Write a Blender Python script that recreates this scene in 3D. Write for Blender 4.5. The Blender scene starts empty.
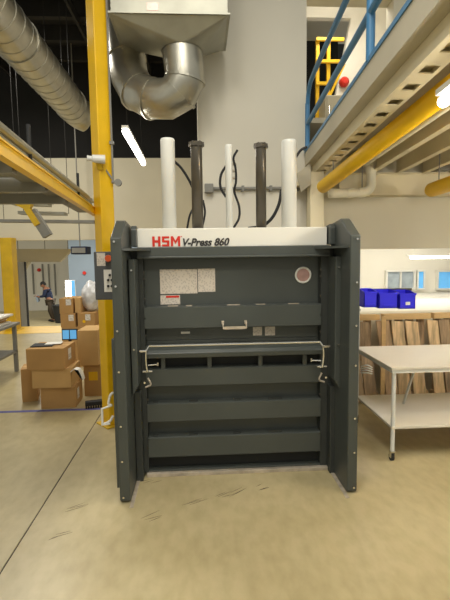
import bpy, bmesh, math, random
from mathutils import Vector, Matrix
random.seed(7)
PI = math.pi
scene = bpy.context.scene
C = scene.collection

# ------------------------------------------------------------------ camera
FPX = 440.0; CAMZ = 1.7
YAW = math.atan(25/440); PITCH = math.atan(42.3/440); ROLL = math.radians(.78)
cd = bpy.data.cameras.new('camera'); cam = bpy.data.objects.new('camera', cd); C.objects.link(cam)
RM = (Matrix.Rotation(-YAW, 3, 'Z') @ Matrix.Rotation(PI/2-PITCH, 3, 'X') @ Matrix.Rotation(-ROLL, 3, 'Z'))
cam.matrix_world = Matrix.Translation((0, 0, CAMZ)) @ RM.to_4x4()
cd.sensor_fit = 'VERTICAL'; cd.sensor_height = 36; cd.lens = 36*FPX/600
cd.clip_start = .05; cd.clip_end = 200
scene.camera = cam
def at(px, py, Y):                     # point on the plane y = Y seen at a photo pixel
    v = RM @ Vector(((px-225)/FPX, -(py-300)/FPX, -1))
    return Vector((0, 0, CAMZ)) + v*(Y/v.y)

# ------------------------------------------------------------------ world / lights / exposure
w = bpy.data.worlds.new('world'); scene.world = w; w.use_nodes = True
w.node_tree.nodes['Background'].inputs[0].default_value = (.97, .97, .87, 1)
w.node_tree.nodes['Background'].inputs[1].default_value = .38
scene.view_settings.view_transform = 'Standard'; scene.view_settings.look = 'None'
scene.view_settings.gamma = 1; scene.view_settings.use_curve_mapping = False
scene.view_settings.exposure = 0.42
def area(loc, sx, sy, power, col=(1, .955, .865), rot=(0, 0, 0)):
    l = bpy.data.lights.new('ceiling_lamp', 'AREA'); l.shape = 'RECTANGLE'; l.size = sx; l.size_y = sy
    l.energy = power; l.color = col
    o = bpy.data.objects.new('ceiling_lamp', l); o.location = loc; o.rotation_euler = rot; C.objects.link(o); return o
area((-.6, .6, 5.6), .5, 2.6, 80)
area((1.0, -2.0, 5.6), 3.0, .6, 100)
area((-2.6, -1.0, 5.6), .5, 3.0, 60)
area((-3.2, 7.6, 5.4), .5, 2.4, 150)
area((2.4, 2.2, 2.55), .2, 1.6, 34)            # tubes under the mezzanine
area((3.4, 6.7, 2.6), 2.2, .6, 34)             # added to light the invented room behind the pallets
area((-4.6, 16.5, 3.4), 4.0, 4.0, 330, (1, .97, .9))   # loading area
area((1.9, 5.9, 5.2), .6, .5, 14)            # upstairs landing
area((.4, 2.2, 5.6), .4, 1.6, 30)

def point(loc, power, r=.1, col=(1, .96, .88)):
    l = bpy.data.lights.new('fill_glow', 'POINT'); l.energy = power; l.color = col; l.shadow_soft_size = r
    o = bpy.data.objects.new('fill_glow', l); o.location = loc; C.objects.link(o)
point((2.15, 2.3, 2.35), 28, .12); point((3.6, 3.0, 2.3), 28, .12); point((1.9, 6.0, 5.0), 12, .12)     # added fill: two brighten the mezzanine underside, one the upstairs lintel
# ------------------------------------------------------------------ materials
def lin(c):
    return tuple(((x/255)/12.92 if x/255 <= .04045 else ((x/255+.055)/1.055)**2.4) for x in c)
def mat(name, rgb, rough=.6, metal=0., var=.08, scale=6., bump=0., bscale=40., coat=0., stretch=None, emit=0., alpha=1., trans=0.):
    m = bpy.data.materials.new(name); m.use_nodes = True
    nt = m.node_tree; b = nt.nodes['Principled BSDF']; c = lin(rgb)
    b.inputs['Roughness'].default_value = rough; b.inputs['Metallic'].default_value = metal
    b.inputs['Coat Weight'].default_value = coat
    tc = nt.nodes.new('ShaderNodeTexCoord'); mp = nt.nodes.new('ShaderNodeMapping')
    nt.links.new(tc.outputs['Object'], mp.inputs[0])
    if stretch: mp.inputs['Scale'].default_value = stretch
    n = nt.nodes.new('ShaderNodeTexNoise'); n.inputs['Scale'].default_value = scale; n.inputs['Detail'].default_value = 5
    nt.links.new(mp.outputs[0], n.inputs[0])
    r = nt.nodes.new('ShaderNodeValToRGB')
    r.color_ramp.elements[0].position = .3; r.color_ramp.elements[1].position = .7
    r.color_ramp.elements[0].color = (*[x*(1-var) for x in c], 1)
    r.color_ramp.elements[1].color = (*[min(1, x*(1+var)) for x in c], 1)
    nt.links.new(n.outputs[0], r.inputs[0]); nt.links.new(r.outputs[0], b.inputs['Base Color'])
    if bump:
        n2 = nt.nodes.new('ShaderNodeTexNoise'); n2.inputs['Scale'].default_value = bscale
        nt.links.new(mp.outputs[0], n2.inputs[0])
        bp = nt.nodes.new('ShaderNodeBump'); bp.inputs['Strength'].default_value = bump; bp.inputs['Distance'].default_value = .01
        nt.links.new(n2.outputs[0], bp.inputs['Height']); nt.links.new(bp.outputs[0], b.inputs['Normal'])
    if emit:
        b.inputs['Emission Color'].default_value = (*c, 1); b.inputs['Emission Strength'].default_value = emit
    if trans: b.inputs['Transmission Weight'].default_value = trans
    if alpha < 1: b.inputs['Alpha'].default_value = alpha
    return m
M = {}
M['press'] = mat('press_grey', (69, 73, 69), .38, .0, .06, 3, .03, 120)
M['press_dark'] = mat('press_dark_grey', (52, 55, 52), .5, .0, .08, 3)
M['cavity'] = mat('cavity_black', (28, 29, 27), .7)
M['header'] = mat('header_cream', (222, 219, 208), .4, 0, .02, 2)
M['white_metal'] = mat('painted_white_metal', (222, 221, 213), .35, 0, .04, 4)
M['dark_metal'] = mat('cylinder_dark', (92, 86, 76), .3, .6, .15, 5)
M['chrome'] = mat('chrome', (225, 222, 214), .18, 1, .03)
M['steel'] = mat('worn_steel', (186, 174, 156), .45, .3, .25, 14, .1, 60)
M['red'] = mat('lettering_red', (205, 40, 22), .5, 0, 0)
M['ink'] = mat('lettering_dark', (48, 44, 42), .5, 0, 0)
M['wall'] = mat('wall_cream', (214, 208, 192), .8, 0, .03, 1.2, .02, 80)
M['wall_beige'] = mat('wall_beige', (210, 202, 178), .8, 0, .05, .8, .02, 80)
M['wall_white'] = mat('wall_white', (226, 222, 210), .8, 0, .03, 1)
M['wall_blue'] = mat('wall_blue_grey', (140, 155, 170), .8, 0, .05, 1)
M['black'] = mat('ceiling_black', (26, 25, 23), .9, 0, .2, 2)
M['black2'] = mat('ceiling_rib', (40, 38, 35), .8, .2, .2, 2)
M['yellow'] = mat('safety_yellow', (232, 184, 6), .45, 0, .07, 5, .03, 60)
M['yellow_dark'] = mat('ochre_yellow', (206, 168, 26), .55, 0, .1, 5)
M['duct'] = mat('galvanised_duct', (176, 172, 158), .32, .85, .14, 5, .05, 30)
M['galv'] = mat('galvanised_sheet', (156, 154, 140), .42, .6, .12, 4)
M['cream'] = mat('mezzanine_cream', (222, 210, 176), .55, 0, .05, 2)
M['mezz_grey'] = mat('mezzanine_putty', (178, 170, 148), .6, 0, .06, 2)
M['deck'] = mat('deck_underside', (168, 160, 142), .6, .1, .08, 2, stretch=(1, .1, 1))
M['blue'] = mat('railing_blue', (62, 118, 160), .4, 0, .05, 4)
M['pvc'] = mat('pipe_white', (232, 227, 204), .45, 0, .04, 4)
M['kraft'] = mat('cardboard', (178, 138, 84), .85, 0, .07, 5, .03, 80)
M['kraft2'] = mat('cardboard_pale', (196, 158, 102), .85, 0, .06, 5)
M['paper'] = mat('paper_white', (228, 224, 214), .8, 0, .02)
M['binblue'] = mat('bin_blue', (52, 46, 235), .4, 0, .05, 8)
M['laminate'] = mat('table_white', (222, 214, 196), .35, 0, .03, 2)
M['rubber'] = mat('rubber_black', (30, 30, 30), .7)
M['tape'] = mat('floor_tape_violet', (92, 92, 150), .7, 0, .2, 9)
M['plastic'] = mat('clear_wrap', (205, 205, 205), .25, 0, .25, 9, .6, 25)
M['panel'] = mat('box_dark_grey', (78, 80, 82), .5)
M['grey'] = mat('mid_grey', (130, 128, 120), .6, 0, .08)
M['skin'] = mat('skin', (150, 105, 80), .6)
M['navy'] = mat('navy_cloth', (30, 40, 66), .9, 0, .12, 12)
M['trousers'] = mat('brown_cloth', (70, 60, 48), .9, 0, .12, 12)
M['hair'] = mat('hair_black', (25, 22, 20), .8)
M['lamp'] = mat('lamp_tube', (255, 250, 240), .5, emit=9)
M['skyglass'] = mat('daylit_blue_glass', (95, 165, 215), .2, emit=.45)
M['greyglass'] = mat('window_grey', (150, 160, 165), .2, emit=.15, var=.25, scale=5)
M['orange'] = mat('stop_button', (205, 84, 30), .35)
M['silver_red'] = mat('badge_rose', (176, 140, 130), .3, .4, .2, 20)
WOOD = [mat('pallet_wood', c, .85, 0, .3, 7, .25, 60, stretch=(3, 3, .5)) for c in
        ((204, 172, 130), (184, 154, 118), (214, 182, 138), (172, 146, 114), (220, 190, 146))]
for _m in WOOD:
    _e = _m.node_tree.nodes['Color Ramp'].color_ramp.elements; _e[0].position = .36; _e[1].position = .62
M['pine'] = mat('pallet_pine', (214, 178, 122), .8, 0, .12, 6, stretch=(.5, 3, 3))

def printmat(name, base, ink, sx, sz, amount=.5):         # paper with rows of small print
    m = mat(name, base, .6, 0, .02); nt = m.node_tree; b = nt.nodes['Principled BSDF']
    old = b.inputs['Base Color'].links[0].from_socket
    tc = nt.nodes.new('ShaderNodeTexCoord'); mp = nt.nodes.new('ShaderNodeMapping'); mp.inputs['Scale'].default_value = (sx, 1, sz)
    nt.links.new(tc.outputs['Object'], mp.inputs[0])
    v = nt.nodes.new('ShaderNodeTexVoronoi'); v.distance = 'CHEBYCHEV'; v.inputs['Scale'].default_value = 1
    nt.links.new(mp.outputs[0], v.inputs[0])
    g = nt.nodes.new('ShaderNodeMath'); g.operation = 'LESS_THAN'; g.inputs[1].default_value = .33
    nt.links.new(v.outputs['Distance'], g.inputs[0])
    k = nt.nodes.new('ShaderNodeMath'); k.operation = 'MULTIPLY'; k.inputs[1].default_value = amount
    nt.links.new(g.outputs[0], k.inputs[0])
    mx = nt.nodes.new('ShaderNodeMix'); mx.data_type = 'RGBA'
    nt.links.new(k.outputs[0], mx.inputs[0]); nt.links.new(old, mx.inputs[6]); mx.inputs[7].default_value = (*lin(ink), 1)
    nt.links.new(mx.outputs[2], b.inputs['Base Color']); return m
M['print'] = printmat('sticker_print', (208, 198, 184), (110, 98, 90), 70, 60, .3)
M['print2'] = printmat('box_label_print', (220, 214, 204), (90, 90, 90), 60, 90, .5)

def floor_material():
    m = bpy.data.materials.new('polished_concrete'); m.use_nodes = True; nt = m.node_tree; b = nt.nodes['Principled BSDF']
    tc = nt.nodes.new('ShaderNodeTexCoord')
    def noise(s, d=6, st=(1, 1, 1)):
        mp = nt.nodes.new('ShaderNodeMapping'); mp.inputs['Scale'].default_value = st
        nt.links.new(tc.outputs['Object'], mp.inputs[0])
        n = nt.nodes.new('ShaderNodeTexNoise'); n.inputs['Scale'].default_value = s; n.inputs['Detail'].default_value = d
        nt.links.new(mp.outputs[0], n.inputs[0]); return n
    n1 = noise(.9); n2 = noise(14, 8, (1, .5, 1))
    r = nt.nodes.new('ShaderNodeValToRGB'); e = r.color_ramp.elements
    e[0].position = .3; e[0].color = (*lin((168, 154, 114)), 1); e[1].position = .7; e[1].color = (*lin((194, 180, 140)), 1)
    nt.links.new(n1.outputs[0], r.inputs[0])
    r2 = nt.nodes.new('ShaderNodeValToRGB'); e = r2.color_ramp.elements
    e[0].position = .3; e[0].color = (.86, .85, .82, 1); e[1].position = .62; e[1].color = (1, 1, 1, 1)
    nt.links.new(n2.outputs[0], r2.inputs[0])
    mx = nt.nodes.new('ShaderNodeMix'); mx.data_type = 'RGBA'; mx.blend_type = 'MULTIPLY'; mx.inputs[0].default_value = 1
    nt.links.new(r.outputs[0], mx.inputs[6]); nt.links.new(r2.outputs[0], mx.inputs[7])
    nt.links.new(mx.outputs[2], b.inputs['Base Color'])
    mr = nt.nodes.new('ShaderNodeMapRange'); mr.inputs[3].default_value = .28; mr.inputs[4].default_value = .45
    nt.links.new(n1.outputs[0], mr.inputs[0]); nt.links.new(mr.outputs[0], b.inputs['Roughness'])
    return m
M['floor'] = floor_material()

# ------------------------------------------------------------------ mesh helpers
def obj(name, bm, m, parent=None, label=None, smooth=False, bevel=0):
    me = bpy.data.meshes.new(name)
    bmesh.ops.recalc_face_normals(bm, faces=bm.faces)
    bm.to_mesh(me); bm.free(); me.materials.append(m)
    if smooth:
        for p in me.polygons: p.use_smooth = True
    o = bpy.data.objects.new(name, me); C.objects.link(o)
    if parent is not None:
        o.parent = parent; o.matrix_parent_inverse = Matrix.Identity(4)
    if label: o['label'] = label
    if bevel:
        b = o.modifiers.new('bevel', 'BEVEL'); b.width = bevel; b.segments = 2; b.limit_method = 'ANGLE'
    return o
def B(): return bmesh.new()
def box(bm, x0, x1, y0, y1, z0, z1, mtx=None):
    v = [bm.verts.new((x, y, z)) for x in (x0, x1) for y in (y0, y1) for z in (z0, z1)]
    for f in ((0,1,3,2),(4,6,7,5),(0,4,5,1),(2,3,7,6),(0,2,6,4),(1,5,7,3)): bm.faces.new([v[i] for i in f])
    if mtx is not None:
        for q in v: q.co = mtx @ q.co
    return bm
def prism(bm, poly, axis, a0, a1, mtx=None):           # polygon extruded along an axis
    def P(u, v, a): return {'x': (a, u, v), 'y': (u, a, v), 'z': (u, v, a)}[axis]
    lo = [bm.verts.new(P(u, v, a0)) for u, v in poly]; hi = [bm.verts.new(P(u, v, a1)) for u, v in poly]
    bm.faces.new(lo); bm.faces.new(hi[::-1]); n = len(poly)
    for i in range(n): bm.faces.new((lo[i], lo[(i+1) % n], hi[(i+1) % n], hi[i]))
    if mtx is not None:
        for q in lo+hi: q.co = mtx @ q.co
    return bm
def spline(pts, n=6):
    p = [Vector(q) for q in pts]; p = [2*p[0]-p[1]]+p+[2*p[-1]-p[-2]]; out = []
    for i in range(1, len(p)-2):
        for k in range(n):
            t = k/n; a, b, c, d = p[i-1:i+3]
            out.append(.5*((2*b)+(c-a)*t+(2*a-5*b+4*c-d)*t*t+(3*b-a-3*c+d)*t**3))
    out.append(p[-2]); return out
def tube(bm, pts, r, seg=12, caps=True):
    pts = [Vector(p) for p in pts]; rings = []; n = len(pts)
    rr = r if isinstance(r, (list, tuple)) else [r]*n
    t0 = (pts[1]-pts[0]).normalized(); up = Vector((0, 0, 1)) if abs(t0.z) < .9 else Vector((0, 1, 0))
    u = t0.cross(up).normalized()
    for i in range(n):
        t = (pts[min(i+1, n-1)]-pts[max(i-1, 0)]).normalized()
        u = (u-t*u.dot(t)).normalized(); v = t.cross(u)
        rings.append([bm.verts.new(pts[i]+rr[i]*(math.cos(2*PI*k/seg)*u+math.sin(2*PI*k/seg)*v)) for k in range(seg)])
    for a, b in zip(rings, rings[1:]):
        for k in range(seg): bm.faces.new((a[k], a[(k+1) % seg], b[(k+1) % seg], b[k]))
    if caps: bm.faces.new(rings[0][::-1]); bm.faces.new(rings[-1])
    return bm
def cyl(bm, a, b, r, seg=20): return tube(bm, [a, b], r, seg)
def bar(bm, a, b, w, h):                                 # rectangular bar between two points, h vertical-ish
    a = Vector(a); b = Vector(b); t = (b-a).normalized(); up = Vector((0, 0, 1)) if abs(t.z) < .95 else Vector((0, 1, 0))
    s = t.cross(up).normalized()*w/2; u = s.cross(t).normalized()*h/2
    v = [bm.verts.new(p+i*s+j*u) for p in (a, b) for i, j in ((-1,-1),(1,-1),(1,1),(-1,1))]
    for f in ((0,1,2,3),(7,6,5,4),(0,4,5,1),(1,5,6,2),(2,6,7,3),(3,7,4,0)): bm.faces.new([v[i] for i in f])
    return bm
def thing(name, label, cat, loc=(0, 0, 0), rz=0, group=None):
    o = bpy.data.objects.new(name, None); C.objects.link(o); o.location = loc; o.rotation_euler = (0, 0, rz)
    o.empty_display_size = .1
    o['label'] = label; o['category'] = cat
    if group: o['group'] = group
    return o
def tag(o, label, cat, group=None, kind=None):
    if label: o['label'] = label
    if cat: o['category'] = cat
    if group: o['group'] = group
    if kind: o['kind'] = kind
    return o
def struct(name, bm, m, **k):
    o = obj(name, bm, m, **k); o['kind'] = 'structure'; return o

# ------------------------------------------------------------------ setting
JX = -1.12
b = B()
prism(b, [(-9, 0), (-9, -.3), (7, -.3), (7, 0), (JX+.005, 0), (JX+.005, -.012), (JX-.005, -.012), (JX-.005, 0)], 'y', -6, 11.2)
floor = struct('floor', b, M['floor'])
o = struct('trim_1', box(B(), JX-.0049, JX+.0049, -6, 11.2, -.0119, -.006), M['rubber']); o['label'] = 'dark sawn joint line running along the floor left of the press'
o = struct('trim_2', box(B(), -6, 0, 10.4, 11.5, .0003, .004), M['yellow']); o['label'] = 'yellow painted edge of the floor at the loading area'
struct('floor_loading_area', box(B(), -14, 0, 11.5, 30, -1.3, -1.1), M['floor'])
struct('wall_back_centre', box(B(), .01, 1.265, 5.2, 5.4, 0, 6.8), M['wall'])
struct('wall_return', box(B(), .01, .15, 5.4, 11.5, 0, 6.8), M['wall'])
b = B()
box(b, 1.265, 7, 5.2, 5.4, 0, 1.0); box(b, 1.265, 1.8, 5.2, 5.4, 1.0, 1.78); box(b, 1.265, 7, 5.2, 5.4, 1.78, 2.9)
box(b, 2.27, 7, 5.2, 5.4, 2.9, 4.62); box(b, 1.265, 7, 5.2, 5.4, 4.62, 6.8)
struct('wall_back_right', b, M['wall_beige'])
b = B(); box(b, 1.8, 7, 5.4, 8.2, .95, .98); box(b, 1.8, 7, 8.2, 8.3, .9, 3.2); box(b, 1.7, 1.8, 5.4, 8.3, .9, 3.2); box(b, 6.9, 7, 5.4, 8.3, .9, 3.2)
struct('wall_standin_room', b, M['wall_white'])  # invented room, stands in for a reflection in tilted glossy sheets
struct('ceiling_standin_room', box(B(), 1.7, 7, 5.4, 8.3, 3.2, 3.3), M['wall_white'])
# upstairs landing behind the wall opening
b = B(); box(b, 3.1, 3.2, 5.4, 6.9, 3.36, 5.6); box(b, .16, 3.6, 6.9, 7.0, 5.28, 5.6); prism(b, [(1.98, 3.36), (3.6, 3.36), (3.6, 5.28), (2.36, 5.28)], 'y', 6.9, 7.0)
struct('wall_upstairs', b, M['wall_white'])
struct('wall_upstairs_dark', box(B(), .3, 2.6, 8.3, 8.4, 3.3, 5.6), M['black'])
struct('floor_upstairs', box(B(), .3, 3.6, 5.4, 8.4, 3.3, 3.36), M['mezz_grey'])
struct('ceiling_upstairs', box(B(), .16, 3.6, 5.41, 8.4, 5.6, 5.7), M['wall_white'])
# left rear wall over the loading opening, black above
zt = at(130, 158, 11.2).z; zb = at(50, 240, 11.2).z
struct('wall_back_left', box(B(), -9, .01, 11.2, 11.4, zb, zt), M['wall_beige'])
struct('wall_back_left_upper', box(B(), -9, .01, 11.4, 11.5, zt-.02, 6.8), M['black'])
struct('wall_left_dark', box(B(), -6.2, -5.6, 11.2, 11.4, 0, zb), M['black'])
struct('ceiling', box(B(), -9, 7, 3, 11.5, 6.5, 6.6), M['black'])
for i in range(9):
    yy = 3.4+i*.9
    struct('trim_%d' % (3+i), box(B(), -9, .0, yy, yy+.12, 6.2, 6.5), M['black2'])
for i in range(4):
    xx = -4.4+i*1.1
    struct('trim_%d' % (12+i), box(B(), xx, xx+.05, 3.2, 11.3, 6.05, 6.2), M['black2'])
# loading area walls
struct('wall_loading_back', box(B(), -14, 0, 25, 25.2, -1.1, 5), M['wall_white'])
x0 = at(62, 270, 20).x
struct('wall_loading_side', box(B(), x0, -1, 21, 21.2, -1.1, 3.0), M['wall_blue'])
struct('ceiling_loading', box(B(), -14, 0, 11.6, 25, 4.6, 4.7), M['wall_white'])
b = B()
for px in (32, 42, 48, 54):
    p = at(px, 264, 24.9); box(b, p.x-.03, p.x+.03, 24.9, 25, -.3+random.random()*.4, p.z)
struct('trim_16', b, M['grey'])
# jamb of the opening
p0 = at(19, 262, 11.9); p1 = at(24, 262, 11.9)
o = struct('trim_17', box(B(), p0.x, p1.x, 11.52, 11.9, -1.1, at(20, 262, 11.7).z), M['grey'])
struct('trim_18', box(B(), at(24.5, 262, 12.0).x, at(26, 262, 12.0).x, 11.9, 12, -1.1, at(20, 262, 11.7).z), M['rubber'])
# soffit between opening top and dock
pa = at(14, 248, 12.4); 
b = B()
prism(b, [(at(14, 255, 12.4).x, at(14, 249, 12.4).z), (at(74, 255, 12.4).x, at(74, 249, 12.4).z), (at(60, 260, 12.4).x, at(60, 262, 12.4).z),
          (at(30, 260, 12.4).x, at(30, 262, 12.4).z), (at(22, 260, 12.4).x, at(22, 274, 12.4).z), (at(14, 260, 12.4).x, at(14, 274, 12.4).z)], 'y', 12.3, 12.5)
o = tag(obj('dock_curtain', b, M['mezz_grey']), 'grey draped curtain across top of the far loading opening', 'curtain')
for px in (18, 45, 68): obj('cable', cyl(B(), (at(px, 250, 12.4).x, 12.4, at(px, 249, 12.4).z-.02), (at(px, 250, 12.4).x, 12.4, 4.6), .012, 6), M['grey'], o)

# framed glowing panes in the invented room, imitating reflected windows
def window(n, px0, px1, py0, py1, glass, mull=True):
    Y = 8.12; a = at(px0, py1, Y); c = at(px1, py0, Y); t = .03
    b = B(); box(b, a.x, c.x, Y, 8.2, a.z, a.z+t); box(b, a.x, c.x, Y, 8.2, c.z-t, c.z); box(b, a.x, a.x+t, Y, 8.2, a.z+t, c.z-t); box(b, c.x-t, c.x, Y, 8.2, a.z+t, c.z-t)
    if mull: m_ = (a.x+c.x)/2; box(b, m_-.012, m_+.012, Y, 8.2, a.z+t, c.z-t)
    o = struct('window_%d' % n, b, M['white_metal'])
    obj('pane', box(B(), a.x+t, c.x-t, 8.16, 8.18, a.z+t, c.z-t), glass, o)
window(1, 386, 416, 270, 290, M['greyglass']); window(2, 417, 426, 270, 290, M['skyglass'], False); window(3, 437, 470, 270, 290, M['skyglass'], False)
# glowing strip in the invented room, imitating a reflected lamp
t = thing('reflected_strip', 'long white glowing strip imitating a reflected lamp behind pallets', 'light', (at(432, 258, 7).x, 7, at(432, 258, 7).z))
obj('tube', cyl(B(), (-.38, -.05, .01), (.42, .05, .01), .02, 10), M['lamp'], t)
obj('housing', box(B(), -.42, .46, -.03, .03, .032, .05), M['white_metal'], t)
for s in (-.3, .3): obj('cable', cyl(B(), (s, 0, .05), (s, 0, 3.2-t.location.z), .005, 6), M['white_metal'], t)

# scuffs, tape
b = B()
random.seed(3)
for (px, py) in ((150, 482), (75, 507), (222, 496), (197, 501), (234, 492), (56, 536), (150, 517), (262, 487)):
    v = RM @ Vector(((px-225)/FPX, -(py-300)/FPX, -1)); p = Vector((0, 0, CAMZ))+v*(-CAMZ/v.z)
    for k in range(3):
        L = .03+random.random()*.05; a = .35+random.random()*.3; q = p+Vector((random.uniform(-.05, .05), random.uniform(-.03, .03), 0))
        d = Vector((math.cos(a), math.sin(a), 0))*L; n = Vector((-d.y, d.x, 0)).normalized()*.0022
        prism(b, [((q-d).x, (q-d).y), ((q-n).x, (q-n).y), ((q+d).x, (q+d).y), ((q+n).x, (q+n).y)], 'z', .0004, .0012)
o = obj('scuff_mark', b, mat('scuff_brown', (92, 80, 62), .6), floor); o['kind'] = 'stuff'
tag(obj('floor_tape', box(B(), -6, -1.16, 4.93, 4.99, .0005, .002), M['tape']), 'violet blue marking tape stuck across the floor before the cardboard boxes', 'tape')

# ------------------------------------------------------------------ the press
FY = 3.33                                   # door plane
XL, XR = -.585, 1.10                        # outer faces of the side frames
GX0, GX1 = -.46, .99                      # guards beside the doors
XI0, XI1 = -.425, .935                     # chamber
def yz(py, Y, px=230): return at(px, py, Y).z
P = thing('baling_press', 'tall dark grey vertical baling press with cream header and five cylinders on top', 'baling press')
zh0, zh1 = 1.785, 1.925
b = B(); box(b, -.455, .985, 3.47, 4.55, .04, zh1-.01); obj('body', b, M['press_dark'], P, bevel=.01)
# header
b = B(); box(b, -.462, .982, 3.36, 3.40, zh0, zh1); box(b, -.462, .982, 3.40, 3.9, zh1-.02, zh1)
hd = obj('header_panel', b, M['header'], P, 'cream header panel with red and dark lettering', bevel=.004)
b = B(); box(b, GX0, GX1, 3.30, 3.47, 1.705, zh0-.001); box(b, GX0, GX1, 3.285, 3.30, 1.70, 1.716); obj('lintel', b, M['press'], P, bevel=.004)
# HSM in block letters
H = 3.357
za, zb_ = at(165, 246.4, H).z, at(165, 236.3, H).z
def letters(strokes, x0, x1):
    for poly in strokes:
        prism(b, [(x0+(x1-x0)*u, za+(zb_-za)*v) for u, v in poly], 'y', H, H+.004)
def R_(a, c, d, e): return [(a, d), (c, d), (c, e), (a, e)]
xs = [at(p, 241, H).x for p in (152.3, 160.5, 162.0, 169.3, 170.8, 180.2)]
for i, st in enumerate(([R_(0, .3, 0, 1), R_(.7, 1, 0, 1), R_(.3, .7, .38, .62)],
          [R_(0, 1, .8, 1), R_(0, .32, .58, .8), R_(0, 1, .4, .6), R_(.68, 1, .2, .42), R_(0, 1, 0, .2)],
          [R_(0, .24, 0, 1), R_(.76, 1, 0, 1), [(.24, 1), (.24, .62), (.5, .22), (.76, .62), (.76, 1), (.5, .55)]])):
    b = B(); letters(st, xs[2*i], xs[2*i+1]); obj('red_letter', b, M['red'], hd)
b = B(); letters([R_(0, 1, .92, 1)], xs[5]+.004, xs[5]+.014); obj('registered_mark', b, M['red'], hd)
def text(s, x0, x1, z0, Y, h, m, parent, shear=.3, bold=.03):
    cu = bpy.data.curves.new('text', 'FONT'); cu.body = s; cu.size = 1; cu.shear = shear; cu.offset = bold; cu.extrude = .01
    to = bpy.data.objects.new('text', cu); C.objects.link(to); bpy.context.view_layer.update()
    dg = bpy.context.evaluated_depsgraph_get(); me = bpy.data.meshes.new_from_object(to.evaluated_get(dg))
    bpy.data.objects.remove(to)
    mx = max(v.co.x for v in me.vertices); mn = min(v.co.x for v in me.vertices); zz = max(v.co.y for v in me.vertices)
    for v in me.vertices:
        x, y, z = v.co; v.co = (x0+(x-mn)/(mx-mn)*(x1-x0), Y-z*.2, z0+y/zz*h)
    me.materials.clear(); me.materials.append(m)
    o = bpy.data.objects.new('lettering', me); C.objects.link(o); o.parent = parent; return o
text('V-Press 860', at(183, 243, H).x, at(229.5, 243, H).x, at(200, 245.6, H).z, H, at(200, 238.0, H).z-at(200, 245.6, H).z, M['ink'], hd)

# side frames: boxes with a chamfered top, profile in the yz plane
def side_frame(x0, x1, inner):
    prof = [(2.96, .02), (2.98, .005), (3.05, .0), (3.42, .0), (3.42, 1.95), (3.19, 1.972), (3.165, 1.962), (2.96, 1.84)]
    o = obj('side_frame', prism(B(), prof, 'x', x0, x1), M['press'], P, bevel=.008)
    xm = x0+.028 if inner > 0 else x1-.028
    for z in (1.815, 1.52, 1.22, .94, .56, .31, .05):
        obj('bolt', cyl(B(), (xm+.015*inner*-1*0, 2.945, z), (xm, 2.965, z), .0075, 10), M['chrome'], o)
    return o
side_frame(XL, XL+.072, 1); side_frame(XR-.072, XR, -1)
# outer lower skirt on the left frame, folded edges
b = B(); prism(b, [(2.99, .10), (3.4, .10), (3.4, 1.16), (2.99, 1.16), (2.985, 1.12)], 'x', XL-.022, XL-.001); obj('skirt_plate', b, M['press'], P, bevel=.004)
# inner posts beside the doors (upper guard with a rounded foot, lower post set back)
for s in (-1, 1):
    def sx(a, c):
        return (GX0-.045+a, GX0-.045+c) if s < 0 else (GX1+.045-c, GX1+.045-a)
    a_, c_ = sx(.0, .045)
    b = B(); prism(b, [(a_, .78) if s > 0 else (a_, .70), (c_, .70) if s > 0 else (c_, .78), (c_, 1.70), (a_, 1.70)], 'y', 3.16, 3.34)
    g = obj('door_guard', b, M['press'], P, bevel=.006)
    for z in (1.62, 1.05): obj('bolt', cyl(B(), ((a_+c_)/2, 3.145, z), ((a_+c_)/2, 3.165, z), .007, 10), M['chrome'], g)
    a_, c_ = sx(-.005, .045)
    obj('post', box(B(), a_, c_, 3.26, 3.36, .0, .70), M['press_dark'], P, bevel=.005)
    obj('hinge_post', box(B(), *sx(-.02, .045), 3.342, 3.44, .0, 1.78), M['press_dark'], P, bevel=.004)
    la, lb = (GX0+.001, XI0) if s < 0 else (XI1, GX1-.001)
    obj('side_liner', box(B(), la, lb, 3.345, 3.46, .029, 1.70), M['press_dark'], P)
    # corner canopy plate below the header
    xo = XL+.072 if s < 0 else XR-.072
    poly = [(xo, 3.0), (xo-s*.05, 3.06), (xo-s*.16, 3.30), (xo-s*.16, 3.36), (xo, 3.36)]
    obj('corner_plate', prism(B(), poly, 'z', 1.757, 1.772), M['press'], P)
    # knuckle block above, beside the header
    x_ = sx(.005, .045)
    obj('top_block', prism(B(), [(3.30, 1.79), (3.43, 1.79), (3.43, 1.935), (3.33, 1.945), (3.30, 1.915)], 'x', *x_), M['press'], P, bevel=.006)
    # hinge knuckles with small bolts between post and doors
    for z in (1.60, 1.55, 1.40, 1.25, 1.12, .62, .3): x = XI0+.008 if s < 0 else XI1-.008; obj('screw', cyl(B(), (x, 3.325, z), (x, 3.345, z), .006, 8), M['dark_metal'], P)
# side recess panel between frame and post
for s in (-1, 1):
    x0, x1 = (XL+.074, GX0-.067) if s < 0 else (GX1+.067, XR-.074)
    obj('recess_panel', box(B(), min(x0, x1), max(x0, x1), 3.36, 3.40, .0, 1.75), M['cavity'], P)
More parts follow.
